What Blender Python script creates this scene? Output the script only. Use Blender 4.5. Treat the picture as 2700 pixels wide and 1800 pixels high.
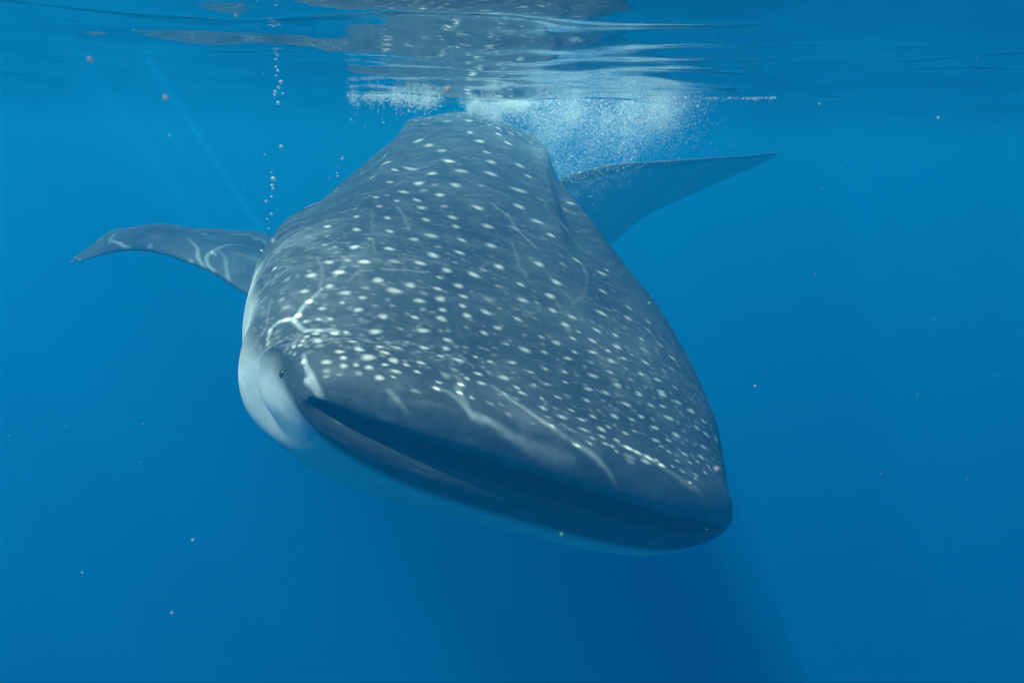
import bpy, math, random
import numpy as np
from mathutils import Vector, Matrix

for o in list(bpy.data.objects):
    bpy.data.objects.remove(o, do_unlink=True)
scene = bpy.context.scene
col = scene.collection
rng = np.random.default_rng(7)
random.seed(7)

# ------------------------------------------------------------ camera, sky, sun
# world: metres, z = 0 is the mean water surface, the snorkeller's camera floats 25 cm below it
cam_d = bpy.data.cameras.new('camera')
cam_d.sensor_width = 36.0
cam_d.lens = 36.0 * 1928 / 2700
cam_d.clip_start = 0.02
cam_d.clip_end = 300
cam_d.dof.use_dof = True
cam_d.dof.focus_distance = 2.1
cam_d.dof.aperture_fstop = 6.0
cam = bpy.data.objects.new('camera', cam_d)
cam.location = (0, 0, -0.25)
cam.rotation_mode = 'QUATERNION'
cam.rotation_quaternion = (Matrix.Rotation(math.radians(75), 3, 'X') @ Matrix.Rotation(math.radians(1.3), 3, 'Z')).to_quaternion()
col.objects.link(cam)
scene.camera = cam

SUN = Vector((-.42, -.27, .865)).normalized()          # direction towards the sun
world = bpy.data.worlds.new('World')
scene.world = world
world.use_nodes = True
wn = world.node_tree.nodes
sky = wn.new('ShaderNodeTexSky')
sky.sky_type = 'NISHITA'
sky.sun_disc = False
sky.sun_elevation = math.asin(SUN.z)
sky.sun_rotation = math.atan2(SUN.x, SUN.y)
wn['Background'].inputs['Strength'].default_value = 0.065
world.node_tree.links.new(sky.outputs[0], wn['Background'].inputs['Color'])

sun_d = bpy.data.lights.new('sun', 'SUN')
sun_d.energy = 5.0
sun_d.angle = math.radians(0.35)
sun_d.color = (1.0, .96, .88)
sun = bpy.data.objects.new('sun', sun_d)
sun.rotation_mode = 'QUATERNION'
sun.rotation_quaternion = SUN.to_track_quat('Z', 'Y')
sun.location = (-6, -2, 10)
col.objects.link(sun)

vs = scene.view_settings
vs.view_transform = 'Standard'
vs.look = 'None'
vs.exposure = 3.15
vs.gamma = 1.0
vs.use_curve_mapping = False
scene.render.engine = 'CYCLES'
cy = scene.cycles
cy.max_bounces = 8
cy.volume_bounces = 3
cy.transparent_max_bounces = 24
cy.glossy_bounces = 4
cy.diffuse_bounces = 2
cy.use_denoising = True
cy.sample_clamp_indirect = 6.0
cy.caustics_reflective = False
cy.caustics_refractive = False

# ------------------------------------------------------------ measured data (metres, world axes)
STATIONS = [[0.084,1.6538,-1.0324,0.9072,-0.2071,-0.369,0.64,0.15,0.145,2.9,2.6],[0.0466,1.7955,-1.0252,0.9169,-0.1694,-0.3625,0.698,0.203,0.25,2.6,2.4],
[-0.0136,2.0104,-0.9766,0.9286,-0.1294,-0.3481,0.738,0.277,0.36,2.45,2.3],[-0.0821,2.3407,-0.942,0.9472,-0.083,-0.3097,0.778,0.36,0.47,2.4,2.3],
[-0.1609,2.7629,-0.9117,0.965,-0.0679,-0.2533,0.782,0.465,0.55,2.25,2.2],[-0.2212,3.3011,-0.8734,0.9755,-0.0569,-0.2124,0.725,0.565,0.6,2.05,2.1],
[-0.2934,3.9367,-0.8195,0.9826,-0.0481,-0.1793,0.685,0.67,0.66,1.98,2.0],[-0.3247,4.6732,-0.7755,0.9885,-0.0391,-0.1461,0.67,0.715,0.68,2.0,2.0],
[-0.3142,5.4937,-0.8044,0.9951,-0.0257,-0.0959,0.61,0.66,0.65,1.95,2.0],[-0.3219,6.4447,-0.9257,0.9989,-0.0122,-0.0455,0.5,0.52,0.52,2.0,2.0],
[-0.3408,7.4439,-1.0602,0.9999,-0.0032,-0.0118,0.34,0.35,0.35,2.0,2.0],[-0.3824,8.3515,-1.1505,0.9997,0.0059,0.0219,0.17,0.18,0.18,2.0,2.0],
[-0.4109,8.9648,-1.1799,0.9997,0.0059,0.0219,0.05,0.11,0.11,2.0,2.0]]
LIP = [(0.36,0.38,0.2,0.012,0.02),(0.28,0.3,0.4,0.022,0.04),(0.13,0.15,0.5,0.026,0.054),(0.02,0.04,0.548,0.024,0.05),(-0.035,-0.016,0.572,0.02,0.042),(-0.058,-0.036,0.583,0.021,0.04),
(-0.068,-0.046,0.59,0.034,0.05),(-0.071,-0.049,0.597,0.056,0.066),(-0.068,-0.046,0.604,0.084,0.083),(-0.058,-0.038,0.611,0.111,0.1),(-0.041,-0.026,0.618,0.132,0.116),
(-0.02,-0.012,0.626,0.147,0.132)]
BOW = 0.11
FIN_R = [[[-0.8164,2.7374,-0.8523],[-0.8867,3.443,-0.7301]],[[-0.9619,2.7403,-0.8414],[-1.0568,3.4167,-0.7127]],[[-1.0426,2.7678,-0.8162],[-1.182,3.4288,-0.6675]],
[[-1.1777,2.8259,-0.7538],[-1.3241,3.4307,-0.6603]],[[-1.2853,2.875,-0.725],[-1.5107,3.4132,-0.6485]],[[-1.4202,2.943,-0.7031],[-1.652,3.416,-0.638]],[[-1.5641,3.0164,-0.6995],
[-1.7647,3.3915,-0.652]],[[-1.6965,3.0826,-0.7229],[-1.8583,3.3654,-0.6721]],[[-1.8328,3.1449,-0.7611],[-1.9096,3.3216,-0.7198]],[[-1.9401,3.2096,-0.7901],[-1.9682,3.277,-0.7702]],
[[-1.9783,3.2383,-0.7989],[-1.9889,3.2599,-0.7956]]]
FIN_L = [[[0.0921,4.2492,-0.6194],[0.2787,4.5314,-1.1117]],[[0.2619,4.3009,-0.4263],[0.4949,4.6256,-0.9533]],[[0.44,4.368,-0.3692],[0.6914,4.7194,-0.7965]],[[0.6257,4.4491,-0.3369],
[0.8437,4.8023,-0.6801]],[[0.9149,4.5573,-0.3196],[1.1481,4.8913,-0.5411]],[[1.2717,4.6987,-0.2939],[1.4031,4.9525,-0.4285]],[[1.5196,4.8174,-0.2762],[1.5833,4.9936,-0.3526]],
[[1.656,4.9033,-0.2647],[1.7062,5.0196,-0.2941]],[[1.7022,4.9448,-0.2641],[1.7309,5.025,-0.2741]]]
SPOTS = [(2.468,1.676,0.0191,0.03,1.0),(2.135,1.676,0.0176,0.0242,1.0),(1.996,1.62,0.0239,0.0278,1.0),(2.099,1.403,0.023,0.0257,1.0),(2.429,1.438,0.019,0.03,1.0),
(2.242,1.459,0.0182,0.0256,1.0),(1.832,1.592,0.0164,0.0176,1.0),(1.88,1.955,0.0245,0.03,1.0),(2.013,2.032,0.0271,0.03,1.0),(1.784,1.871,0.0191,0.0245,1.0),
(1.602,1.822,0.0258,0.03,1.0),(1.677,1.578,0.0252,0.0283,1.0),(1.769,1.389,0.0246,0.0234,1.0),(1.647,1.361,0.0207,0.0202,1.0),(1.502,1.592,0.0284,0.03,1.0),
(1.46,1.745,0.0249,0.03,1.0),(1.392,1.892,0.02,0.0244,1.0),(1.516,2.039,0.0293,0.03,1.0),(1.432,2.101,0.017,0.0233,1.0),(1.588,2.185,0.0273,0.03,1.0),
(1.897,2.262,0.0198,0.0282,1.0),(1.275,1.955,0.0219,0.03,1.0),(1.225,1.864,0.0135,0.0163,0.42),(1.25,1.766,0.0232,0.03,1.0),(1.378,1.473,0.0337,0.03,1.0),
(1.119,2.011,0.0179,0.0273,1.0),(1.177,1.92,0.0159,0.0208,0.42),(1.225,2.087,0.0119,0.0171,1.0),(1.326,2.206,0.014,0.0188,1.0),(1.108,1.836,0.0182,0.0205,1.0),
(1.3,1.648,0.0126,0.0152,0.42),(1.041,1.948,0.0151,0.0229,1.0),(0.958,1.927,0.0171,0.0237,1.0),(0.999,1.822,0.0151,0.0168,0.42),(1.041,1.676,0.0221,0.0231,1.0),
(1.177,1.508,0.0249,0.0235,1.0),(1.352,1.361,0.0177,0.0164,0.42),(1.02,2.136,0.011,0.0155,1.0),(1.052,2.087,0.0112,0.0159,0.42),(0.999,2.039,0.011,0.0153,1.0),
(0.928,2.122,0.0106,0.014,1.0),(0.918,2.255,0.0082,0.0124,0.42),(0.833,2.241,0.0102,0.0139,1.0),(0.815,2.087,0.0125,0.0151,1.0),(0.842,1.913,0.0153,0.0189,1.0),
(0.899,1.794,0.0171,0.0182,1.0),(1.052,1.571,0.0133,0.0124,0.42),(0.77,2.402,0.011,0.0161,1.0),(0.71,2.241,0.014,0.0178,1.0),(0.702,2.08,0.0131,0.0154,1.0),
(0.744,1.997,0.0101,0.0114,0.42),(0.71,1.899,0.019,0.0206,1.0),(0.824,1.787,0.0143,0.0152,1.0),(0.889,1.655,0.0212,0.0207,1.0),(1.074,1.452,0.0246,0.0203,1.0),
(0.938,1.564,0.0207,0.0182,0.42),(0.978,1.417,0.0188,0.0149,1.0),(1.153,1.278,0.0256,0.0199,1.0),(1.573,1.082,0.0224,0.0203,1.0),(1.474,1.159,0.0187,0.0166,0.42),
(0.661,1.976,0.0141,0.0157,1.0),(0.727,1.773,0.015,0.0154,1.0),(0.744,1.662,0.019,0.0186,1.0),(0.637,2.178,0.0094,0.0114,0.42),(0.569,2.262,0.0132,0.0158,1.0),
(0.569,2.094,0.0144,0.0161,1.0),(0.677,2.402,0.0085,0.0118,0.42),(0.606,2.416,0.0093,0.0122,0.42),(0.576,2.36,0.0081,0.0101,0.42),(0.637,1.878,0.0131,0.0138,0.42),
(0.569,1.906,0.0191,0.0198,1.0),(0.629,1.794,0.0155,0.0157,1.0),(0.554,1.822,0.0096,0.0096,0.42),(0.478,2.22,0.0146,0.016,1.0),(0.478,2.402,0.0126,0.0145,1.0),
(0.485,2.304,0.0078,0.0088,0.42),(0.492,2.08,0.0159,0.0169,0.42),(0.505,1.969,0.0153,0.0157,1.0),(0.606,1.655,0.0181,0.0172,1.0),(0.71,1.529,0.0207,0.0182,1.0),
(0.77,1.424,0.0141,0.0116,0.42),(0.861,1.326,0.0188,0.0146,1.0),(0.797,1.312,0.0145,0.0117,0.42),(0.554,1.717,0.0132,0.0127,0.42),(0.492,1.864,0.0155,0.0153,1.0),
(0.505,1.759,0.0181,0.0174,1.0),(0.446,1.899,0.0091,0.0088,1.0),(0.422,2.353,0.0151,0.016,1.0),(0.393,2.164,0.016,0.0157,1.0),(0.622,1.487,0.0204,0.0177,1.0),
(0.526,1.599,0.0123,0.0112,1.0),(0.478,1.676,0.013,0.0119,0.42),(0.428,1.829,0.0153,0.0143,1.0),(0.842,1.201,0.0177,0.0135,1.0),(0.889,1.152,0.0111,0.0082,1.0),
(0.366,2.402,0.0119,0.0112,1.0),(0.36,2.22,0.011,0.0101,0.42),(0.387,2.025,0.0153,0.0146,1.0),(0.393,1.913,0.0118,0.011,1.0),(0.345,2.318,0.0136,0.0119,1.0),
(0.36,2.094,0.0186,0.0169,1.0),(0.382,1.815,0.0121,0.0109,1.0),(0.399,1.724,0.0187,0.0166,0.42),(0.33,2.234,0.0099,0.0084,1.0),(0.366,1.969,0.0096,0.0086,0.42),
(0.34,1.99,0.0141,0.0119,1.0),(0.355,1.906,0.0155,0.0135,1.0),(0.519,1.529,0.0184,0.0161,1.0),(0.44,1.606,0.0164,0.0143,1.0),(0.694,1.264,0.0168,0.0134,1.0),
(0.736,1.194,0.012,0.0096,0.42),(0.315,2.332,0.008,0.0066,1.0),(0.301,2.436,0.0097,0.0079,1.0),(0.297,2.255,0.0123,0.0099,1.0),(0.311,2.178,0.008,0.0065,0.42),
(0.315,2.101,0.0082,0.0066,0.42),(0.35,1.822,0.0109,0.0092,1.0),(0.325,1.899,0.0115,0.0092,1.0),(0.315,1.976,0.0103,0.0082,0.42),(0.345,1.738,0.0152,0.0125,1.0),
(0.284,2.143,0.0133,0.0104,1.0),(0.292,2.011,0.011,0.0085,1.0),(0.297,1.906,0.0151,0.0115,1.0),(0.32,1.808,0.0138,0.0108,1.0),(0.371,1.689,0.0094,0.0081,0.42),
(0.387,1.634,0.0096,0.0082,0.42),(0.35,1.634,0.0127,0.0104,1.0),(0.453,1.571,0.0111,0.0096,0.42),(0.434,1.536,0.0146,0.0121,1.0),(0.434,1.473,0.0138,0.0112,1.0),
(0.526,1.326,0.0183,0.015,1.0),(0.661,1.131,0.0133,0.0103,1.0),(0.576,1.173,0.0155,0.0123,1.0),(0.591,1.243,0.0101,0.0082,0.42),(0.428,2.674,0.0099,0.011,0.42),
(0.54,2.772,0.0084,0.0116,1.0),(0.35,2.709,0.0116,0.0101,0.42),(0.355,2.548,0.0121,0.0109,1.0),(0.32,2.667,0.0151,0.0123,0.42),(0.288,2.576,0.0108,0.0086,1.0),
(0.325,2.513,0.0109,0.0091,1.0),(0.284,2.667,0.0093,0.0073,1.0),(0.653,2.932,0.0089,0.0164,0.42),(0.416,2.506,0.0152,0.0164,1.0),(0.44,2.52,0.0077,0.0086,0.42),
(0.267,2.534,0.008,0.0064,1.0),(0.271,2.457,0.0087,0.007,1.0),(0.271,2.395,0.0087,0.0069,1.0),(0.192,2.562,0.0088,0.0068,1.0),(0.213,2.492,0.0086,0.0072,1.0),
(0.063,2.653,0.0144,0.0113,1.0),(0.038,2.667,0.0108,0.0091,0.42),(0.054,2.841,0.0075,0.0061,1.0),(0.062,2.904,0.0076,0.0059,1.0),(0.072,2.967,0.0075,0.0055,0.42),
(0.051,2.988,0.0074,0.0064,0.42),(0.036,2.967,0.0074,0.0065,0.42),(0.072,2.772,0.0075,0.0053,1.0),(0.003,2.925,0.0093,0.008,0.42),(0.213,2.388,0.0102,0.0084,1.0),
(0.22,2.325,0.0085,0.0069,1.0),(0.231,2.185,0.0155,0.0121,1.0),(0.25,2.073,0.0088,0.0067,0.42),(0.254,1.983,0.0145,0.0108,1.0),(0.079,2.395,0.0102,0.008,1.0),
(0.199,2.059,0.0087,0.0065,0.42),(0.231,1.892,0.012,0.0086,1.0),(0.263,1.885,0.0084,0.0061,0.42),(0.019,2.534,0.0103,0.009,1.0),(0.039,2.388,0.0126,0.0111,1.0),
(0.046,2.234,0.0108,0.0097,1.0),(0.11,2.143,0.011,0.0082,1.0),(0.074,2.248,0.01,0.0087,1.0),(0.179,1.997,0.0115,0.0082,1.0),(0.195,1.906,0.0109,0.0077,1.0),
(0.216,1.829,0.0085,0.0059,0.42),(0.003,2.52,0.0093,0.0081,1.0),(0.016,2.346,0.0164,0.0148,1.0),(-0.007,2.681,0.0114,0.0094,1.0),(-0.03,2.709,0.0104,0.0071,0.42),
(-0.05,2.723,0.0077,0.0047,0.42),(-0.04,2.597,0.0075,0.0047,0.42),(-0.013,2.541,0.01,0.008,1.0),(-0.007,2.443,0.0074,0.0062,1.0),(-0.007,2.36,0.0105,0.0088,1.0),
(-0.027,2.443,0.0105,0.0072,0.42),(-0.027,2.311,0.0119,0.008,1.0),(0.006,2.255,0.0081,0.0071,1.0),(0.025,2.199,0.0131,0.0118,1.0),(0.021,2.136,0.0082,0.0074,1.0),
(0.042,2.059,0.0101,0.009,1.0),(0.127,1.948,0.0089,0.0065,1.0),(0.127,1.878,0.0145,0.0106,1.0),(0.179,1.801,0.0075,0.005,1.0),(0.169,1.752,0.0096,0.0062,1.0),
(-0.003,2.199,0.0113,0.0095,1.0),(-0.017,2.227,0.0056,0.0042,1.0),(0.009,2.087,0.0082,0.0072,1.0),(0.023,1.955,0.0136,0.0121,0.42),(0.054,1.913,0.0105,0.0093,0.42),
(0.069,1.815,0.0109,0.0093,1.0),(0.119,1.787,0.0074,0.0053,0.42),(0.093,1.717,0.0132,0.01,1.0),(0.034,1.864,0.0088,0.0075,1.0),(0.034,1.808,0.0107,0.009,1.0),
(0.009,1.892,0.0086,0.0073,1.0),(-0.01,1.906,0.0076,0.0058,1.0),(-0.013,1.857,0.0077,0.0056,1.0),(-0.037,2.115,0.0112,0.0067,0.42),(0.0,1.99,0.01,0.0083,1.0),
(-0.017,2.011,0.0082,0.0059,1.0),(0.284,1.815,0.0087,0.0064,0.42),(0.275,1.752,0.0119,0.0084,1.0),(0.254,1.682,0.0081,0.0055,1.0),(0.22,1.752,0.0078,0.0052,0.42),
(0.661,1.131,0.0117,0.009,1.0),(0.583,1.166,0.0123,0.0098,1.0),(0.645,1.012,0.013,0.0099,1.0),(0.569,1.047,0.0117,0.0091,1.0),(0.478,1.131,0.0113,0.0087,1.0),
(0.505,1.215,0.0092,0.0073,0.42),(0.519,0.991,0.0178,0.0135,0.42),(0.478,0.908,0.0163,0.012,1.0),(0.335,1.166,0.0142,0.01,1.0),(0.267,1.222,0.013,0.0073,1.0),
(0.267,1.124,0.0138,0.0075,1.0),(0.387,0.963,0.0184,0.0129,0.42),(0.335,1.054,0.012,0.0083,0.42),(0.35,1.236,0.0109,0.0082,0.42),(0.416,1.138,0.0207,0.0152,0.42),
(0.271,1.299,0.0089,0.0053,0.42),(0.382,1.508,0.0156,0.0125,1.0),(0.301,1.703,0.0126,0.0093,1.0),(0.371,1.466,0.0075,0.0059,1.0),(0.41,1.382,0.0138,0.0107,1.0),
(0.428,1.292,0.0125,0.0096,1.0),(0.306,1.578,0.0087,0.0062,1.0),(0.297,1.55,0.0144,0.0099,1.0),(0.33,1.494,0.0107,0.0079,1.0),(0.35,1.417,0.0136,0.0104,1.0),
(0.36,1.306,0.0159,0.0122,1.0),(0.325,1.361,0.0104,0.0074,1.0),(0.297,1.431,0.0135,0.0089,1.0),(0.279,1.501,0.0098,0.0063,1.0),(0.25,1.529,0.0128,0.0078,1.0),
(0.246,1.627,0.0167,0.0109,1.0),(0.254,1.578,0.0109,0.007,1.0),(0.189,1.676,0.0117,0.0073,1.0),(0.254,1.682,0.0089,0.006,0.42),(0.297,1.62,0.0085,0.0061,0.42),
(0.258,1.452,0.0117,0.007,0.42),(0.284,1.361,0.0148,0.0093,1.0),(0.311,1.292,0.0107,0.0072,1.0),(0.192,1.585,0.0099,0.0058,1.0),(0.199,1.55,0.011,0.0062,1.0),
(0.163,1.627,0.0089,0.0053,1.0),(0.14,1.682,0.0072,0.0045,0.42),(0.239,1.557,0.0071,0.0043,0.42),(0.235,1.48,0.009,0.0052,0.42),(0.239,1.382,0.0111,0.0062,1.0),
(0.209,1.459,0.0156,0.0085,1.0),(0.089,1.724,0.0117,0.009,1.0),(0.195,1.515,0.008,0.0044,0.42),(0.103,1.627,0.0087,0.0058,1.0),(0.127,1.592,0.0096,0.0058,1.0),
(0.16,1.557,0.0085,0.0046,1.0),(0.169,1.529,0.0071,0.0038,0.42),(0.199,1.368,0.0163,0.0084,1.0),(0.231,1.292,0.0108,0.0057,0.42),(0.202,1.319,0.0097,0.0049,0.42),
(0.157,1.494,0.0135,0.0071,1.0),(0.063,1.682,0.0097,0.0078,1.0),(0.163,1.431,0.0098,0.005,1.0),(0.192,1.271,0.0108,0.0053,1.0),(0.224,1.124,0.0139,0.0067,1.0),
(0.048,1.669,0.0111,0.009,1.0),(0.263,1.005,0.015,0.0075,0.42),(0.054,1.613,0.0072,0.0056,1.0),(0.083,1.578,0.0074,0.0049,1.0),(-0.013,1.787,0.0102,0.0073,0.42),
(-0.007,1.745,0.0075,0.0058,0.42),(0.112,1.515,0.0111,0.0061,1.0),(0.16,1.431,0.0106,0.0054,1.0),(0.189,1.271,0.0129,0.0063,1.0),(0.216,1.124,0.0199,0.0094,1.0),
(0.021,1.613,0.0111,0.0089,1.0),(0.049,1.564,0.0084,0.0058,1.0),(0.143,1.354,0.0157,0.0079,1.0),(0.087,1.431,0.0148,0.0082,1.0),(0.013,1.578,0.0123,0.0096,1.0),
(0.055,1.515,0.0119,0.0076,1.0),(0.028,1.55,0.0116,0.0081,1.0),(0.0,1.606,0.008,0.0062,1.0),(0.035,1.585,0.0082,0.0063,0.42),(0.132,1.452,0.0104,0.0054,0.42),
(0.087,1.487,0.0089,0.0051,0.42),(0.166,1.222,0.0118,0.0056,1.0),(0.176,1.145,0.0125,0.0057,1.0),(0.195,0.915,0.0216,0.0087,1.0),(0.206,1.019,0.0154,0.0067,1.0),
(0.179,1.019,0.0122,0.0052,0.42),(0.148,1.124,0.0194,0.0088,1.0),(0.101,1.236,0.0151,0.0076,1.0),(0.119,1.299,0.0135,0.0067,1.0),(0.099,1.354,0.0106,0.0056,1.0),
(0.0,1.55,0.0146,0.0107,1.0),(0.02,1.501,0.014,0.0094,1.0),(-0.003,1.508,0.0107,0.0077,1.0),(0.038,1.473,0.0088,0.0057,1.0),(-0.02,1.599,0.008,0.0049,1.0),
(0.039,1.41,0.0113,0.0072,1.0),(0.06,1.361,0.0081,0.0048,1.0),(-0.017,1.536,0.0084,0.0054,1.0),(-0.033,1.543,0.0093,0.0049,1.0),(-0.02,1.501,0.0095,0.0057,1.0),
(-0.02,1.48,0.0086,0.0051,1.0),(-0.05,1.564,0.0081,0.004,1.0),(0.001,1.459,0.0109,0.0078,1.0),(-0.007,1.417,0.0133,0.0095,1.0),(0.059,1.257,0.0134,0.0077,1.0),
(0.077,1.173,0.0103,0.0053,1.0),(0.107,1.103,0.0178,0.0083,1.0),(0.154,0.894,0.0165,0.0065,1.0),(0.151,0.789,0.02,0.0079,1.0),(0.157,0.621,0.015,0.0152,1.0),
(0.112,0.859,0.0179,0.0073,1.0),(0.036,1.194,0.01,0.0061,1.0),(0.043,1.236,0.0086,0.0052,1.0),(0.055,1.075,0.0137,0.0074,1.0),(0.076,0.915,0.0159,0.0072,1.0),
(0.013,1.152,0.0103,0.0067,1.0),(0.031,1.047,0.0098,0.0059,1.0),(0.051,0.97,0.0105,0.0055,1.0),(-0.013,1.201,0.0074,0.005,1.0),(-0.017,1.131,0.0091,0.0055,1.0),
(-0.01,1.026,0.0099,0.0068,1.0),(-0.023,1.033,0.0084,0.0041,1.0),(-0.04,1.075,0.008,0.0035,1.0),(0.021,0.915,0.0109,0.0064,1.0),(0.057,0.852,0.0095,0.0048,1.0),
(-0.01,1.382,0.0112,0.0079,1.0),(-0.013,1.333,0.0138,0.0094,1.0),(-0.033,1.417,0.0175,0.009,0.42),(-0.043,1.41,0.0153,0.0075,0.42),(-0.03,1.347,0.0136,0.007,1.0),
(-0.023,1.264,0.0118,0.0064,1.0),(-0.013,1.292,0.0094,0.0064,1.0),(0.063,1.11,0.0094,0.005,0.42),(0.182,0.789,0.0169,0.0067,1.0),(0.213,0.44,0.0109,0.0113,0.42),
(0.122,0.524,0.0078,0.0078,0.42),(-0.03,1.466,0.0075,0.004,1.0),(-0.013,1.571,0.0082,0.0056,0.42),(-0.007,1.578,0.0071,0.0053,0.42),(-0.03,1.648,0.0087,0.0048,0.42),
(-0.027,1.724,0.0113,0.0066,0.42),(0.016,1.745,0.0067,0.0057,0.42),(0.021,1.689,0.0098,0.0082,0.42)]
STRIPES = [([(0.889,2.157),(0.71,2.164)],0.0031,0.3),([(0.938,2.039),(0.851,2.011),(0.753,1.997)],0.0051,0.45),([(0.446,2.122),(0.453,2.046),(0.459,1.955)],0.0041,0.6),([(1.142,1.731),
(1.213,1.606)],0.0035,0.4),([(1.13,1.613),(1.041,1.571),(0.958,1.564),(0.889,1.543),(0.824,1.508)],0.0056,0.45),([(0.806,1.585),(0.702,1.585),(0.591,1.578)],0.0038,0.3),
([(0.88,1.312),(0.788,1.312),(0.606,1.382),(0.519,1.452)],0.0046,0.35),([(1.201,2.053),(1.339,2.018),(1.392,1.969)],0.0028,0.3),([(0.637,2.164),(0.533,2.164)],0.0034,0.25),
([(0.459,2.981),(0.465,2.772),(0.492,2.639)],0.0041,0.5),([(0.315,2.827),(0.366,2.8)],0.0028,0.35),([(0.434,2.786),(0.54,2.848),(0.622,3.016)],0.0025,0.2),([(0.519,2.471),
(0.44,2.443),(0.36,2.457)],0.0037,0.35),([(0.918,2.255),(1.041,2.178),(1.153,2.073),(1.339,1.99)],0.0025,0.2),([(0.382,2.304),(0.422,2.255),(0.434,2.185)],0.003,0.35)]
CAUSTIC_LINES = [[(-0.5506,1.3104,0.0058,0.33),(-0.5251,1.3124,0.0058,0.45),(-0.5053,1.2954,0.0058,0.65),(-0.4956,1.2806,0.0065,1)],[(-0.4956,1.2806,0.0075,1),(-0.485,1.2797,0.0058,0.98),
(-0.4689,1.2822,0.0061,0.85),(-0.4397,1.2788,0.0071,0.85),(-0.408,1.2768,0.0072,0.72),(-0.3655,1.2849,0.0068,0.52),(-0.3198,1.2949,0.0058,0.2)],[(-0.4299,1.4036,0.0058,0.26),
(-0.4009,1.3746,0.0058,0.52),(-0.3807,1.3615,0.0058,0.33),(-0.3534,1.3393,0.0058,0.45),(-0.3159,1.325,0.0058,0.45),(-0.2865,1.3202,0.0058,0.72),(-0.2624,1.3141,0.006,0.91),
(-0.251,1.3056,0.0058,0.78)],[(-0.1851,1.387,0.0058,0.39),(-0.1578,1.382,0.0058,0.45),(-0.1201,1.3819,0.0058,0.45),(-0.0976,1.379,0.0058,0.45),(-0.0723,1.3766,0.0058,0.52),
(-0.0388,1.3838,0.0058,0.39)],[(-0.4929,1.3774,0.0058,0.33),(-0.5021,1.3316,0.0058,0.52),(-0.4939,1.2832,0.0058,0.39)],[(-0.8238,1.3946,0.0058,0.59),(-0.8147,1.3489,0.0066,1),
(-0.8039,1.3059,0.0092,1),(-0.7971,1.2686,0.0078,1),(-0.8246,1.3143,0.0058,1)],[(-0.9306,1.4696,0.0058,0.39),(-0.9238,1.5083,0.0058,0.52),(-0.9079,1.5235,0.0058,0.52),
(-0.8821,1.5296,0.0058,0.52),(-0.857,1.5251,0.0058,0.91),(-0.8416,1.5058,0.0058,1),(-0.8243,1.4827,0.0058,0.91),(-0.7974,1.4801,0.0058,0.72),(-0.7666,1.4784,0.0058,0.52),
(-0.7406,1.474,0.0058,0.26)],[(-0.7842,1.6503,0.0058,0.26),(-0.8101,1.5994,0.0058,0.45),(-0.8286,1.5762,0.0058,0.78),(-0.8433,1.5427,0.0058,1),(-0.857,1.5251,0.0058,0.91)],
[(-0.6428,1.2734,0.0058,0.39),(-0.6343,1.2607,0.0058,0.52),(-0.6278,1.2525,0.0058,0.39)],[(-2.0749,2.9293,0.0072,0.42),(-2.0242,2.8803,0.008,0.57),(-1.98,2.8406,0.0079,0.62),
(-1.9453,2.8167,0.0061,0.42)],[(-2.0808,3.0039,0.0064,0.31),(-2.0857,2.953,0.0063,0.42),(-2.0817,2.9115,0.0063,0.42)],[(-1.681,2.8443,0.0058,0.26),(-1.6177,2.7423,0.0068,0.47),
(-1.5955,2.669,0.0075,0.52),(-1.568,2.6066,0.0058,0.42)],[(-1.4293,2.8699,0.0058,0.21),(-1.517,2.8471,0.0061,0.36),(-1.5469,2.7587,0.0068,0.47),(-1.5642,2.6845,0.0075,0.62),
(-1.5519,2.6217,0.0066,0.52),(-1.5317,2.5913,0.0058,0.42)],[(-1.5469,2.7587,0.0058,0.26),(-1.5021,2.6913,0.0059,0.36),(-1.4887,2.6063,0.0058,0.36),(-1.482,2.5544,0.0058,0.31)],
[(-1.5781,3.021,0.0074,0.31),(-1.5116,3.0574,0.0084,0.47),(-1.4732,2.9968,0.0082,0.42),(-1.4352,2.9866,0.0073,0.42),(-1.041,2.1826,0.0061,0.73)]]
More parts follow.
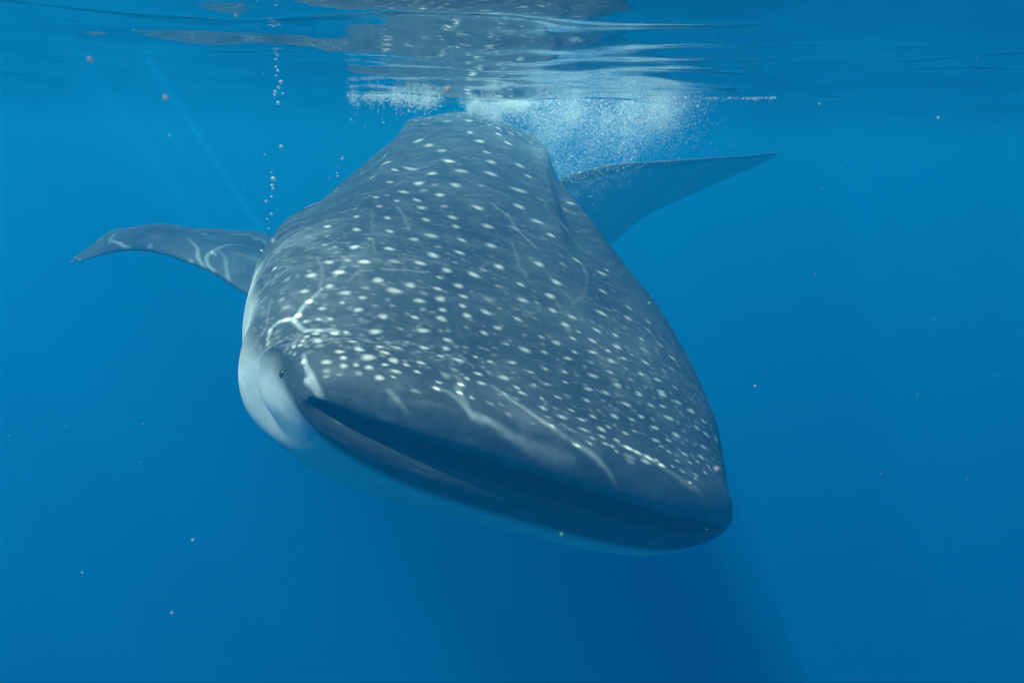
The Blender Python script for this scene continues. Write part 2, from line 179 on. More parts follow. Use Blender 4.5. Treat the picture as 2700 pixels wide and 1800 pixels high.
BUBBLES = [(-0.7726, 2.4725, 0.091, 0.0043, 1),
(-0.7614, 2.4404, -0.0286, 0.0033, 1),
(-0.7552, 2.4374, -0.04, 0.0038, 1),
(-0.7608, 2.4333, -0.0551, 0.0029, 1),
(-0.7448, 2.4285, -0.0732, 0.0048, 1),
(-0.7516, 2.4238, -0.0907, 0.0043, 1),
(-0.7819, 2.4835, -0.0998, 0.0044, 1),
(-0.804, 2.5437, -0.1069, 0.004, 1),
(-0.7477, 2.4505, -0.107, 0.0029, 1),
(-0.7811, 2.5055, -0.1335, 0.005, 1),
(-0.7402, 2.376, -0.2691, 0.0043, 1),
(-0.8116, 2.431, -0.2956, 0.002, 1),
(-0.8015, 2.4722, -0.3737, 0.006, 1),
(-0.7782, 2.3856, -0.3493, 0.0024, 1),
(-0.7948, 2.4358, -0.3937, 0.0045, 1),
(-0.7622, 2.3413, -0.3986, 0.0033, 1),
(-0.7864, 2.3957, -0.4275, 0.0034, 1),
(-0.8237, 2.4526, -0.4469, 0.004, 1),
(-0.7752, 2.3512, -0.4777, 0.0034, 1),
(-0.8084, 2.4072, -0.5006, 0.0025, 1),
(-0.7725, 2.3091, -0.5187, 0.0024, 1),
(-0.8143, 2.3505, -0.596, 0.0044, 1),
(-0.6544, 2.8301, -0.3132, 0.004, 2),
(-0.6551, 2.8533, -0.3039, 0.0023, 2),
(-0.6798, 2.8539, -0.3788, 0.0035, 2),
(-0.6864, 2.8777, -0.3671, 0.0029, 2),
(-0.6694, 2.8222, -0.3425, 0.0023, 2),
(-0.6642, 2.8093, -0.4679, 0.0046, 2),
(-0.6735, 2.8318, -0.4612, 0.0029, 2),
(-0.6859, 2.8555, -0.4502, 0.0023, 2),
(-0.6536, 2.788, -0.4703, 0.0029, 2),
(-0.6822, 2.8185, -0.4336, 0.0023, 2),
(-0.6787, 2.8419, -0.4235, 0.0023, 2),
(-0.5773, 2.8641, -0.4182, 0.0035, 2),
(-0.5691, 2.8007, -0.423, 0.0023, 2),
(-0.7063, 2.8314, -0.3855, 0.0017, 2)]
SPECKS = [(-0.3515, 0.6374, -0.1896, 0.00224, 'p'),
(-0.2886, 0.6296, -0.2186, 0.00199, 'p'),
(-0.2713, 0.7552, -0.1361, 0.0016, 'p'),
(-0.3874, 0.8039, -0.7273, 0.00168, 'w'),
(-0.4111, 0.7806, -0.814, 0.00149, 'w'),
(-0.5223, 0.7928, -0.7686, 0.00112, 'w'),
(0.5754, 1.0484, -0.201, 0.00166, 'w'),
(0.0517, 0.6287, -0.6082, 0.00189, 'g'),
(-0.0528, 0.5799, -0.2108, 0.00251, 'p'),
(0.1704, 0.5536, -0.5023, 0.00224, 'p'),
(0.3666, 1.0474, -0.5912, 0.0016, 'w'),
(-0.4746, 1.0361, -0.2471, 0.00145, 'w'),
(0.2611, 1.3726, -0.5365, 0.00407, 'g'),
(0.5365, 1.368, -0.1675, 0.00189, 'w')]
SPECK_LABELS = ['blurred pinkish speck in the water at upper left',
'second pinkish speck, lower and right of the upper left one',
'small pink speck beside the top of the bubble column',
'white speck in open water below and left of the mouth',
'tiny pale speck near the bottom edge at left',
'faintest tiny speck near the left edge, low down',
'white speck in the open water at upper right',
'round greenish speck just below the lower jaw',
'orange pink speck in front of the surface above the back',
'faint pinkish speck over the right end of the head',
'tiny pale speck right of the head',
'faint speck between left edge and bubble column',
'greenish speck beside the right edge of the head',
'tiny pale speck just right of the foam line']
EYE_A, EYE_T = 0.042, 181.6


# ------------------------------------------------------------ helpers
def tag(o, label=None, cat=None, group=None, kind=None):
    if label: o['label'] = label
    if cat: o['category'] = cat
    if group: o['group'] = group
    if kind: o['kind'] = kind
    return o

def link(name, me, mat=None, parent=None):
    o = bpy.data.objects.new(name, me)
    if mat: me.materials.append(mat)
    col.objects.link(o)
    if parent is not None:
        o.parent = parent
        o.matrix_parent_inverse = Matrix.Identity(4)
    return o

def np_mesh(name, verts, quads, tris=None):
    me = bpy.data.meshes.new(name)
    nq = len(quads); nt = 0 if tris is None else len(tris)
    me.vertices.add(len(verts))
    me.vertices.foreach_set('co', np.ascontiguousarray(verts, dtype=np.float32).ravel())
    me.loops.add(nq * 4 + nt * 3)
    idx = np.asarray(quads, dtype=np.int32).ravel()
    if nt: idx = np.concatenate([idx, np.asarray(tris, dtype=np.int32).ravel()])
    me.loops.foreach_set('vertex_index', idx)
    me.polygons.add(nq + nt)
    st = np.concatenate([np.arange(nq) * 4, nq * 4 + np.arange(nt) * 3]).astype(np.int32)
    me.polygons.foreach_set('loop_start', st)
    me.update(calc_edges=True)
    me.polygons.foreach_set('use_smooth', np.ones(nq + nt, dtype=bool))
    me.update()
    return me

def add_attr(me, name, vals):
    a = me.attributes.new(name, 'FLOAT', 'POINT')
    a.data.foreach_set('value', np.ascontiguousarray(vals, dtype=np.float32).ravel())

def catmull(X, n):
    X = np.asarray(X, float); m = len(X)
    i = np.clip(np.floor(n).astype(int), 0, m - 2); f = (n - i)[:, None]
    p0 = X[np.clip(i - 1, 0, m - 1)]; p1 = X[i]; p2 = X[i + 1]; p3 = X[np.clip(i + 2, 0, m - 1)]
    p0 = np.where((i == 0)[:, None], 2 * p1 - p2, p0)
    p3 = np.where((i == m - 2)[:, None], 2 * p2 - p1, p3)
    return .5 * (2 * p1 + (p2 - p0) * f + (2 * p0 - 5 * p1 + 4 * p2 - p3) * f ** 2 + (3 * p1 - p0 - 3 * p2 + p3) * f ** 3)

def smooth(a, b, x):
    t = np.clip((x - a) / (b - a), 0, 1)
    return t * t * (3 - 2 * t)

def new_mat(name):
    m = bpy.data.materials.new(name)
    m.use_nodes = True
    nt = m.node_tree
    nt.nodes.clear()
    return m, nt, nt.nodes, nt.links

def N(nodes, typ, **kw):
    n = nodes.new(typ)
    for k, v in kw.items():
        setattr(n, k, v)
    return n

def math_node(nt, op, a, b=None):
    n = nt.nodes.new('ShaderNodeMath'); n.operation = op
    for k, v in enumerate((a, b)):
        if v is None: continue
        if isinstance(v, (int, float)): n.inputs[k].default_value = v
        else: nt.links.new(v, n.inputs[k])
    return n.outputs[0]

def mix_col(nt, fac, a, b):
    n = nt.nodes.new('ShaderNodeMix'); n.data_type = 'RGBA'
    for sock, v in ((n.inputs['Factor'], fac), (n.inputs[6], a), (n.inputs[7], b)):
        if isinstance(v, (int, float)): sock.default_value = v
        elif isinstance(v, tuple): sock.default_value = (*v, 1)
        else: nt.links.new(v, sock)
    return n.outputs[2]

def noise(nt, vec, scale, detail=3, rough=.5, dim='3D'):
    n = nt.nodes.new('ShaderNodeTexNoise')
    n.inputs['Scale'].default_value = scale
    n.inputs['Detail'].default_value = detail
    n.inputs['Roughness'].default_value = rough
    nt.links.new(vec, n.inputs['Vector'])
    return n.outputs['Fac']

def ramp(nt, fac, pts):
    n = nt.nodes.new('ShaderNodeMapRange'); n.interpolation_type = 'SMOOTHSTEP'
    nt.links.new(fac, n.inputs[0])
    for k, v in zip((1, 2, 3, 4), pts): n.inputs[k].default_value = v
    return n.outputs[0]

# ------------------------------------------------------------ materials
def skin_material():
    m, nt, nd, lk = new_mat('shark_skin')
    tc = N(nd, 'ShaderNodeTexCoord'); P = tc.outputs['Object']
    at = lambda n: N(nd, 'ShaderNodeAttribute', attribute_name=n).outputs['Fac']
    spot, pale, dark = at('spot'), at('pale'), at('dark')
    n1 = noise(nt, P, 3.2, 5, .6); n2 = noise(nt, P, 26, 4, .6); n3 = noise(nt, P, 120, 2, .5)
    base = mix_col(nt, ramp(nt, n1, (.35, .7, 0, 1)), SKIN_A, SKIN_B)
    base = mix_col(nt, math_node(nt, 'MULTIPLY', ramp(nt, noise(nt, P, 7.5, 6, .68), (.50, .70, 0, 1)), .5), base, (.145, .165, .172))
    base = mix_col(nt, math_node(nt, 'MULTIPLY', ramp(nt, n2, (.5, .75, 0, 1)), .35), base, SKIN_C)
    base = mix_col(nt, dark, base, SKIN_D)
    sp = math_node(nt, 'MULTIPLY', spot, ramp(nt, n3, (.2, .6, .72, 1)))
    base = mix_col(nt, sp, base, (.72, .70, .62))
    belly = mix_col(nt, ramp(nt, n2, (.3, .7, 0, 1)), (.60, .60, .57), (.70, .70, .66))
    base = mix_col(nt, pale, base, belly)
    uv = N(nd, 'ShaderNodeAttribute', attribute_name='skin_uv').outputs['Vector']
    mw = N(nd, 'ShaderNodeMapping'); mw.inputs['Scale'].default_value = (20, 3.2, 1); lk.new(uv, mw.inputs['Vector'])
    wr = noise(nt, mw.outputs[0], 1.0, 4, .6)
    base = mix_col(nt, math_node(nt, 'MULTIPLY', ramp(nt, wr, (.50, .74, 0, 1)), .22), base, (.34, .34, .32))
    b = N(nd, 'ShaderNodeBsdfPrincipled')
    lk.new(base, b.inputs['Base Color'])
    b.inputs['Roughness'].default_value = .55
    b.inputs['Specular IOR Level'].default_value = .12
    bump = N(nd, 'ShaderNodeBump'); bump.inputs['Strength'].default_value = .25; bump.inputs['Distance'].default_value = .004
    lk.new(math_node(nt, 'ADD', n2, math_node(nt, 'MULTIPLY', n3, .5)), bump.inputs['Height'])
    lk.new(bump.outputs[0], b.inputs['Normal'])
    out = N(nd, 'ShaderNodeOutputMaterial'); lk.new(b.outputs[0], out.inputs['Surface'])
    return m
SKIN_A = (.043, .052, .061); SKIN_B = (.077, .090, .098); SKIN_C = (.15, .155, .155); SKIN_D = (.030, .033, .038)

def plain(name, c, rough=.5, c2=None, scale=20):
    m, nt, nd, lk = new_mat(name)
    tc = N(nd, 'ShaderNodeTexCoord')
    b = N(nd, 'ShaderNodeBsdfPrincipled'); b.inputs['Roughness'].default_value = rough
    lk.new(mix_col(nt, noise(nt, tc.outputs['Object'], scale), c, c2 or tuple(x * .6 for x in c)), b.inputs['Base Color'])
    out = N(nd, 'ShaderNodeOutputMaterial'); lk.new(b.outputs[0], out.inputs['Surface'])
    return m

def bubble_material():
    m, nt, nd, lk = new_mat('air_bubble')
    lw = N(nd, 'ShaderNodeLayerWeight'); lw.inputs['Blend'].default_value = .42
    tr = N(nd, 'ShaderNodeBsdfTransparent')
    gl = N(nd, 'ShaderNodeBsdfGlossy'); gl.inputs['Roughness'].default_value = .22
    df = N(nd, 'ShaderNodeBsdfTranslucent'); df.inputs['Color'].default_value = (.97, .97, .97, 1)
    d2 = N(nd, 'ShaderNodeBsdfDiffuse'); d2.inputs['Color'].default_value = (.97, .97, .97, 1)
    mm = N(nd, 'ShaderNodeMixShader'); mm.inputs[0].default_value = .5; lk.new(df.outputs[0], mm.inputs[1]); lk.new(d2.outputs[0], mm.inputs[2])
    g2 = N(nd, 'ShaderNodeMixShader'); g2.inputs[0].default_value = .85; lk.new(gl.outputs[0], g2.inputs[1]); lk.new(mm.outputs[0], g2.inputs[2])
    mx = N(nd, 'ShaderNodeMixShader')
    lk.new(ramp(nt, lw.outputs['Facing'], (.0, .6, .6, 1.0)), mx.inputs[0]); lk.new(tr.outputs[0], mx.inputs[1]); lk.new(g2.outputs[0], mx.inputs[2])
    out = N(nd, 'ShaderNodeOutputMaterial'); lk.new(mx.outputs[0], out.inputs['Surface'])
    return m

def water_material():
    # the rippled surface: total internal reflection from below, sunlight let through and
    # masked by caustic lines painted into the transmission colour (attribute "focus") and a soft net of them
    m, nt, nd, lk = new_mat('water_surface')
    geo = N(nd, 'ShaderNodeNewGeometry'); P = geo.outputs['Position']
    caustic = N(nd, 'ShaderNodeAttribute', attribute_name='caustic_mask').outputs['Fac']
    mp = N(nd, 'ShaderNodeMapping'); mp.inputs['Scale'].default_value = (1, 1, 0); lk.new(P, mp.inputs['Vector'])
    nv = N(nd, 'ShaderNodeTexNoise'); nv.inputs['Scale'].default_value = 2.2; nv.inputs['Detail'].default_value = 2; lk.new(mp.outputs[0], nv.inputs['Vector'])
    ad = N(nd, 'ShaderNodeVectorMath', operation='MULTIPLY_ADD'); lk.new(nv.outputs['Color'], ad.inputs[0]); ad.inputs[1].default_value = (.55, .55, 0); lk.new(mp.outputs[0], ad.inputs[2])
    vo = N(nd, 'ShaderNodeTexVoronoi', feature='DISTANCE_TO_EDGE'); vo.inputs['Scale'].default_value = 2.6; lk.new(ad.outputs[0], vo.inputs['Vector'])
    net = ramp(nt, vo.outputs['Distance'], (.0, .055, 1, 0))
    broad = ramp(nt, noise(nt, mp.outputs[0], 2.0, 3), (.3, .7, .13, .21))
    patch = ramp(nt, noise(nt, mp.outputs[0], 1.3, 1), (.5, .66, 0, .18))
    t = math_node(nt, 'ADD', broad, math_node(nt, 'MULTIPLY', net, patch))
    t = math_node(nt, 'MINIMUM', math_node(nt, 'ADD', t, math_node(nt, 'MULTIPLY', caustic, .98)), 1.0)
    cc = N(nd, 'ShaderNodeCombineColor'); [lk.new(t, cc.inputs[k]) for k in range(3)]
    tr = N(nd, 'ShaderNodeBsdfTransparent'); lk.new(cc.outputs[0], tr.inputs['Color'])
    b1 = noise(nt, mp.outputs[0], 9, 3, .55)
    bump = N(nd, 'ShaderNodeBump'); bump.inputs['Strength'].default_value = .35; bump.inputs['Distance'].default_value = .006
    lk.new(b1, bump.inputs['Height'])
    gl = N(nd, 'ShaderNodeBsdfGlossy'); gl.inputs['Roughness'].default_value = .02; lk.new(bump.outputs[0], gl.inputs['Normal'])
    fr = N(nd, 'ShaderNodeFresnel'); fr.inputs['IOR'].default_value = 1.333
    mx = N(nd, 'ShaderNodeMixShader'); lk.new(fr.outputs[0], mx.inputs[0]); lk.new(tr.outputs[0], mx.inputs[1]); lk.new(gl.outputs[0], mx.inputs[2])
    out = N(nd, 'ShaderNodeOutputMaterial'); lk.new(mx.outputs[0], out.inputs['Surface'])
    return m

SKIN = skin_material()
BUBBLE = bubble_material()
def speck_material(name, c):
    m, nt, nd, lk = new_mat(name)
    d = N(nd, 'ShaderNodeBsdfDiffuse'); d.inputs['Color'].default_value = (*c, 1)
    t = N(nd, 'ShaderNodeBsdfTranslucent'); t.inputs['Color'].default_value = (*c, 1)
    mx = N(nd, 'ShaderNodeMixShader'); mx.inputs[0].default_value = .6
    lk.new(d.outputs[0], mx.inputs[1]); lk.new(t.outputs[0], mx.inputs[2])
    out = N(nd, 'ShaderNodeOutputMaterial'); lk.new(mx.outputs[0], out.inputs['Surface'])
    return m
EYE = plain('eye_dark', (.02, .023, .026), .35)
SAND = plain('sea_sand', (.30, .27, .21), .9, (.2, .18, .14), .6)

# ------------------------------------------------------------ water: haze body, surface, sea bed
def box_mesh(name, a, b):
    (x0, y0, z0), (x1, y1, z1) = a, b
    v = [(x, y, z) for z in (z0, z1) for y in (y0, y1) for x in (x0, x1)]
    f = [(0, 2, 3, 1), (4, 5, 7, 6), (0, 1, 5, 4), (2, 6, 7, 3), (0, 4, 6, 2), (1, 3, 7, 5)]
    me = bpy.data.meshes.new(name); me.from_pydata(v, [], f); me.update(); return me

hm, nt, nd, lk = new_mat('sea_water')
pv = N(nd, 'ShaderNodeVolumePrincipled')
SCAT = (.0012, .062, .128)      # scattering per metre
ABSO = (.248, .095, .050)       # absorption per metre
dens = 1.06
# principled volume: sigma_s = density*colour, sigma_a = density*(1-colour)*(1-sqrt(absorption colour))
pv.inputs['Density'].default_value = dens
pv.inputs['Color'].default_value = (*SCAT, 1)
pv.inputs['Absorption Color'].default_value = (*[(1 - a / (1 - s)) ** 2 for a, s in zip(ABSO, SCAT)], 1)
pv.inputs['Anisotropy'].default_value = .22
out = N(nd, 'ShaderNodeOutputMaterial'); lk.new(pv.outputs[0], out.inputs['Volume'])
haze = link('haze', box_mesh('haze', (-40, -12, -26), (40, 44, .75)), hm)
tag(haze, 'clear blue sea water fading to deep blue in every direction', 'sea water', kind='stuff')

def axis(fine0, fine1, step, lo, hi, g=1.05, mid=None, mid_step=.03):
    a = list(np.arange(fine0, fine1, step))
    def grow(start, end, sgn):
        r = []; p = start; s = step
        while (p < end) if sgn > 0 else (p > end):
            cap = mid_step if (mid and mid[0] < p < mid[1]) else 1e9
            s = min(s * g, max(cap, step)) if cap < 1e9 else s * g
            p += sgn * s; r.append(p)
        r[-1] = end
        return r
    return np.array(grow(a[0], lo, -1)[::-1] + a + grow(a[-1], hi, 1))

def wave_height(x, y):
    r = np.random.default_rng(WSEED)
    h = np.zeros_like(x); 
    for k in range(26):
        lam = .22 * (9.0 ** (k / 25.0))                # 0.22 .. 2 m
        ang = r.normal(math.pi / 2, .55)               # crests run roughly left to right
        kx, ky = math.cos(ang) * 2 * math.pi / lam, math.sin(ang) * 2 * math.pi / lam
        amp = WSLOPE * lam / (2 * math.pi) / math.sqrt(26 / 2)
        ph = r.uniform(0, 2 * math.pi)
        h += amp * np.sin(kx * x + ky * y + ph + .8 * np.sin(.7 * x + .5 * y + k))
    return h
WSEED = 3; WSLOPE = .10

xs = axis(-2.3, .9, .006, -39, 39, mid=(-5, 5))
ys = axis(.8, 3.5, .006, -11, 43, mid=(-1, 9))
GX, GY = np.meshgrid(xs, ys)
far = np.exp(-(np.hypot(GX, GY) / 14) ** 2)
GZ = wave_height(GX, GY) * far
# focus lines: sunlight streaks painted into the surface's transmission
caustic = np.zeros_like(GX)
for L in CAUSTIC_LINES:
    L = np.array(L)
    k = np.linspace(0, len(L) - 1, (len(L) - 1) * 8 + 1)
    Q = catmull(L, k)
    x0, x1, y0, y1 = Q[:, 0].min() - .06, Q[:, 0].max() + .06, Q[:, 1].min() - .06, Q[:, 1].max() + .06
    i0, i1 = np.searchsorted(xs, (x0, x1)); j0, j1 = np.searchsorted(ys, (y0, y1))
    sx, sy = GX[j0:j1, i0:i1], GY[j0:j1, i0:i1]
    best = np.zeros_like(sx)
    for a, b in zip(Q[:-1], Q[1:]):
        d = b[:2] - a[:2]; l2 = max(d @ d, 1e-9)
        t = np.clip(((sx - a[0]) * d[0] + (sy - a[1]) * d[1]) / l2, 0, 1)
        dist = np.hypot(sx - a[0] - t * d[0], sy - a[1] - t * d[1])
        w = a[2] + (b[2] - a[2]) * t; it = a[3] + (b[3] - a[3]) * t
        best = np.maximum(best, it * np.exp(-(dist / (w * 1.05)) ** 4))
    caustic[j0:j1, i0:i1] = np.maximum(caustic[j0:j1, i0:i1], best)
# brighter patch painted into the transmission to light the bubbles near the dorsal fin
caustic = np.maximum(caustic, .34 * np.exp(-((GX - .25) / .75) ** 2 - ((GY - 4.15) / .6) ** 2))
nx, ny = len(xs), len(ys)
i = np.arange(ny - 1)[:, None] * nx + np.arange(nx - 1)[None]
quads = np.stack([i, i + 1, i + nx + 1, i + nx], -1).reshape(-1, 4)
me = np_mesh('water_surface', np.stack([GX, GY, GZ], -1).reshape(-1, 3), quads)
add_attr(me, 'caustic_mask', caustic)
ws = link('water_surface', me, water_material())
tag(ws, 'rippled underside of the sea surface with stretched mirror reflections', 'water', kind='structure')
print('water verts', nx * ny)

sx = np.linspace(-38.5, 38.5, 60); sy = np.linspace(-10.5, 42.5, 50)
SX, SY = np.meshgrid(sx, sy)
SZ = -25 + .35 * np.sin(SX * .31 + .4) * np.cos(SY * .27) + .12 * np.sin(SX * 1.3) * np.sin(SY * 1.1 + SX * .2)
i = np.arange(49)[:, None] * 60 + np.arange(59)[None]
sea_bed = link('sea_bed', np_mesh('sea_bed', np.stack([SX, SY, SZ], -1).reshape(-1, 3), np.stack([i, i + 1, i + 61, i + 60], -1).reshape(-1, 4)), SAND)
tag(sea_bed, 'pale sandy sea bed far below the shark', 'sea bed', kind='structure')

# ------------------------------------------------------------ whale shark
S = np.array(STATIONS)
ORIGIN = S[3, :3].copy()
shark = bpy.data.objects.new('whale_shark', None)
shark.location = ORIGIN
shark.empty_display_size = .3
col.objects.link(shark)
tag(shark, 'huge grey whale shark with pale spots and wide dark mouth swimming toward the camera', 'whale shark')

NB, NL, NT = 620, 110, 900
ti = np.linspace(0, 1, NB) ** 1.75 * (len(S) - 1)
Q = catmull(S, ti)
Cc = Q[:, :3]
T = np.gradient(Cc, axis=0); T /= np.linalg.norm(T, axis=1)[:, None]
for _ in range(40):
    T[1:-1] = (T[:-2] + 2 * T[1:-1] + T[2:]) / 4
T /= np.linalg.norm(T, axis=1)[:, None]
arc = np.r_[0, np.cumsum(np.linalg.norm(np.diff(Cc, axis=0), axis=1))]
th = np.linspace(0, 2 * np.pi, NT, endpoint=False)
c, s = np.cos(th), np.sin(th)

def frame(t, lv):
    L = lv - t * (lv @ t); L = L / np.linalg.norm(L)
    D = np.cross(L, t); D /= np.linalg.norm(D)
    if D[2] < 0: D = -D
    return L, D

def section(w, hu, hl, nu, nl):
    n = np.where(s >= 0, nu, nl)
    return w * np.sign(c) * np.abs(c) ** (2 / n), np.where(s >= 0, hu, hl) * np.sign(s) * np.abs(s) ** (2 / n)

def dth(t0):
    return (th - t0 + np.pi) % (2 * np.pi) - np.pi

rings = []; ra = []
LPs = catmull(np.array(LIP), np.linspace(0, len(LIP) - 1, NL))
L0, D0 = frame(T[0], S[0, 3:6]); w0, nu0, nl0 = S[0, 6], S[0, 9], S[0, 10]
for k in range(NL):
    tu, tl, w, hu, hl = LPs[k]
    x, y = section(w, hu, hl, nu0, nl0)
    t = tl + (tu - tl) * (.5 + .5 * np.tanh(s * 3.0)) + BOW * np.abs(x / w0) ** 4
    rings.append(Cc[0] + np.outer(x, L0) + np.outer(y, D0) + np.outer(t, T[0])); ra.append(-(NL - k) / NL * .3)
RIDGES = ((42, -.03, .15), (138, -.015, .16), (61, .035, .085), (124, .03, .10), (24, .022, .09), (158, .028, .09))
for k in range(NB):
    w, hu, hl, nu, nl = Q[k, 6:]
    L, D = (L0, D0) if k == 0 else frame(T[k], Q[k, 3:6])
    x, y = section(w, hu, hl, nu, nl)
    a = arc[k]
    t = BOW * np.exp(-(a / .45) ** 2) * np.abs(x / w) ** 4
    sc = np.ones(NT)
    rg = np.clip((a - .75) / .8, 0, 1) * np.clip((6.5 - a) / 2, 0, 1)
    for t0, amp, wd in RIDGES:
        sc += rg * amp * np.exp(-(dth(math.radians(t0)) / wd) ** 2) / max(w, .2)
    # the crease beside the raised ridge that runs back from the head on each side
    tr = math.radians(91.2 - 12.8 * a); cr = np.clip((a - .75) / .35, 0, 1) * np.clip((2.9 - a) / .5, 0, 1)
    for sg, am in ((1, 1), (-1, .45)):
        t0 = tr if sg > 0 else math.pi - tr
        sc *= 1 + cr * am * (.016 * np.exp(-((th - t0) / .05) ** 2) - .050 * np.exp(-((th - t0 + sg * .13) / .085) ** 2))
    for side in (180, 0):
        e = dth(math.radians(side)) * (1 if side == 180 else -1)     # >0 below, <0 above
        # the five gill slits
        for g in range(5):
            ag = 1.02 + .13 * g
            lim2 = smooth(-.55, -.45, e) * (1 - smooth(.10, .20, e))
            sc -= .022 * lim2 * np.exp(-((a - ag - .12 * e) / .014) ** 2)
            sc += .012 * lim2 * np.exp(-((a - ag - .12 * e + .045) / .03) ** 2)
    rings.append(Cc[k] + np.outer(x * sc, L) + np.outer(y * sc, D) + np.outer(t, T[k])); ra.append(a)
V = np.array(rings); ra = np.array(ra)
NR = len(V)
# the skin between lip and cheek is drawn smooth
def relax(V, ra):
    out = V.copy(); gr = np.gradient(ra)
    lo, hi = np.searchsorted(ra, (-.035, .36))
    for i in range(lo, hi):
        sg = .045 * np.clip((ra[i] + .035) / .06, 0, 1) * np.clip((.36 - ra[i]) / .12, 0, 1)
        if sg < .004: continue
        w = np.exp(-((ra - ra[i]) / sg) ** 2); w[ra < -.08] = 0
        j = np.where(w > 1e-3)[0]; ww = w[j] * gr[j]; ww /= ww.sum()
        out[i] = np.tensordot(ww, V[j], 1)
    return out
V = relax(V, ra)
# fold between the snout and the cheek, in front of the gills, on both sides
nrm = V - np.concatenate([np.repeat(Cc[:1], NL, 0), Cc])[:, None]
nrm /= np.linalg.norm(nrm, axis=2)[..., None]
for side in (180, 0):
    e = dth(math.radians(side)) * (1 if side == 180 else -1)
    lim = (smooth(-.30, -.04, e) * (1 - smooth(.30, .7, e)))[None]
    a0 = (.20 + .16 * np.clip(-e, 0, 1) - .10 * np.clip(e, 0, 1))[None]
    aa = ra[:, None]
    dsp = lim * (-.028 * np.exp(-((aa - a0) / .030) ** 2) + .014 * np.exp(-((aa - a0 - .085) / .045) ** 2) + .012 * np.exp(-((aa - a0 + .075) / .035) ** 2)) * (aa > -.02)
    V = V + nrm * dsp[..., None]
spot = np.zeros((NR, NT))

def stamp(a, t, r, inten, soft=.55, rl=None):
    rl = rl or r
    k = int(np.argmin(np.abs(ra - a))); j = int(round(t / (2 * np.pi) * NT)) % NT
    p = V[k, j]
    e1 = V[k, (j + 1) % NT] - V[k, j - 1]; l1 = np.linalg.norm(e1) / 2; e1 = e1 / max(2 * l1, 1e-9)
    e2 = V[min(k + 1, NR - 1), j] - V[max(k - 1, 0), j]; l2 = np.linalg.norm(e2) / 2
    e2 = e2 / max(2 * l2, 1e-9); e2 = e2 - e1 * (e1 @ e2); e2 /= max(np.linalg.norm(e2), 1e-9)
    dk = int(min(60, max(4, rl * 1.8 / max(l2, 1e-4))))
    dj = int(min(NT // 3, max(4, r * 1.8 / max(l1, 1e-4))))
    k0, k1 = max(0, k - dk), min(NR, k + dk + 1)
    js = np.arange(j - dj, j + dj + 1) % NT
    dv = V[k0:k1][:, js] - p
    d1, d2 = dv @ e1, dv @ e2
    ang = np.arctan2(d2 / rl, d1 / r); ph = rng.uniform(0, 6.28, 3)
    d = np.sqrt((d1 / r) ** 2 + (d2 / rl) ** 2) * (1 + .13 * np.sin(2 * ang + ph[0]) + .06 * np.sin(3 * ang + ph[1]))
    val = inten * (1 - smooth(soft, 1.14, d))
    sub = spot[k0:k1][:, js]
    spot[k0:k1, js] = np.maximum(sub, val)

for a, t, r, rl, inten in SPOTS:
    stamp(a, t, r * 1.22, min(1, inten * .92), .10, rl * 1.02)
for pts, r, inten in STRIPES:
    pts = np.array(pts, float)
    pts[:, 1] = np.unwrap(pts[:, 1])
    k = np.linspace(0, len(pts) - 1, (len(pts) - 1) * 26 + 1)
    for a, t in catmull(pts, k):
        stamp(a, t % (2 * np.pi), r * 1.7, inten * .38, .0)
# small faint flecks between the spots on the head
for _ in range(1700):
    a = .02 + 1.0 * rng.beta(1.0, 1.5); t = rng.uniform(.10, math.pi - .10)
    r = rng.uniform(.004, .0095)
    stamp(a, t, r * rng.uniform(1, 1.7), rng.uniform(.08, .34) * (1 - .5 * a), .1, r)
for _ in range(500):
    a = rng.uniform(.8, 2.4); t = rng.uniform(.2, math.pi - .2)
    stamp(a, t, rng.uniform(.010, .022), rng.uniform(.06, .2), .05, rng.uniform(.008, .014))
# hidden flanks and back: rows of larger spots between pale bars
for row, a in enumerate(np.arange(1.55, 6.2, .15)):
    for t in np.arange(-.2, math.pi + .25, .17):
        if a < 2.35 and .45 < t < 2.75: continue
        stamp(a + rng.normal(0, .012), (t + (row % 2) * .085) % (2 * math.pi), rng.uniform(.016, .024), rng.uniform(.4, .62))

A2 = np.repeat(ra[:, None], NT, 1)
TH = np.repeat(th[None], NR, 0)
SN, CS = np.sin(TH), np.cos(TH)
wob = .05 * np.sin(9 * A2 + 2 * CS) + .03 * np.sin(23 * A2 + 1.3)
side_line = np.interp(A2, [-.05, .03, .09, .18, .3, .6, 1.2, 2.2, 4, 8], [-.28, -.16, -.06, .10, .14, .12, .02, -.10, -.30, -.35])
pale = 1 - smooth(side_line - .16, side_line + .14, SN + wob)
pale *= smooth(-.045, .015, A2)
dark = (1 - smooth(-.055, .0, A2)) * np.where(SN < .0, .85, 0) + (1 - smooth(-.16, -.10, A2)) * np.where(SN >= 0, .6, 0)  # shade of lower lip and mouth hollow painted in as dark skin
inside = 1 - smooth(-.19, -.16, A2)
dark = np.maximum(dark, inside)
pale *= 1 - .25 * smooth(.2, .7, -SN) * (1 - smooth(.05, .5, A2))  # belly white lowered on the chin, jaw shade put into the colour
spot *= 1 - pale * .8
i = np.arange(NR - 1)[:, None] * NT; j = np.arange(NT)[None]; j2 = (j + 1) % NT
quads = np.stack([i + j, i + NT + j, i + NT + j2, i + j2], -1).reshape(-1, 4)
me = np_mesh('body', (V - ORIGIN).reshape(-1, 3), quads)
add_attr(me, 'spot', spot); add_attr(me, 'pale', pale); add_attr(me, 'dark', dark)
uv = me.attributes.new('skin_uv', 'FLOAT_VECTOR', 'POINT')
uv.data.foreach_set('vector', np.stack([A2, np.abs((TH - np.pi / 2 + np.pi) % (2 * np.pi) - np.pi), np.sign(CS)], -1).astype(np.float32).ravel())
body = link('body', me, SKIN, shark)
print('body verts', NR * NT)

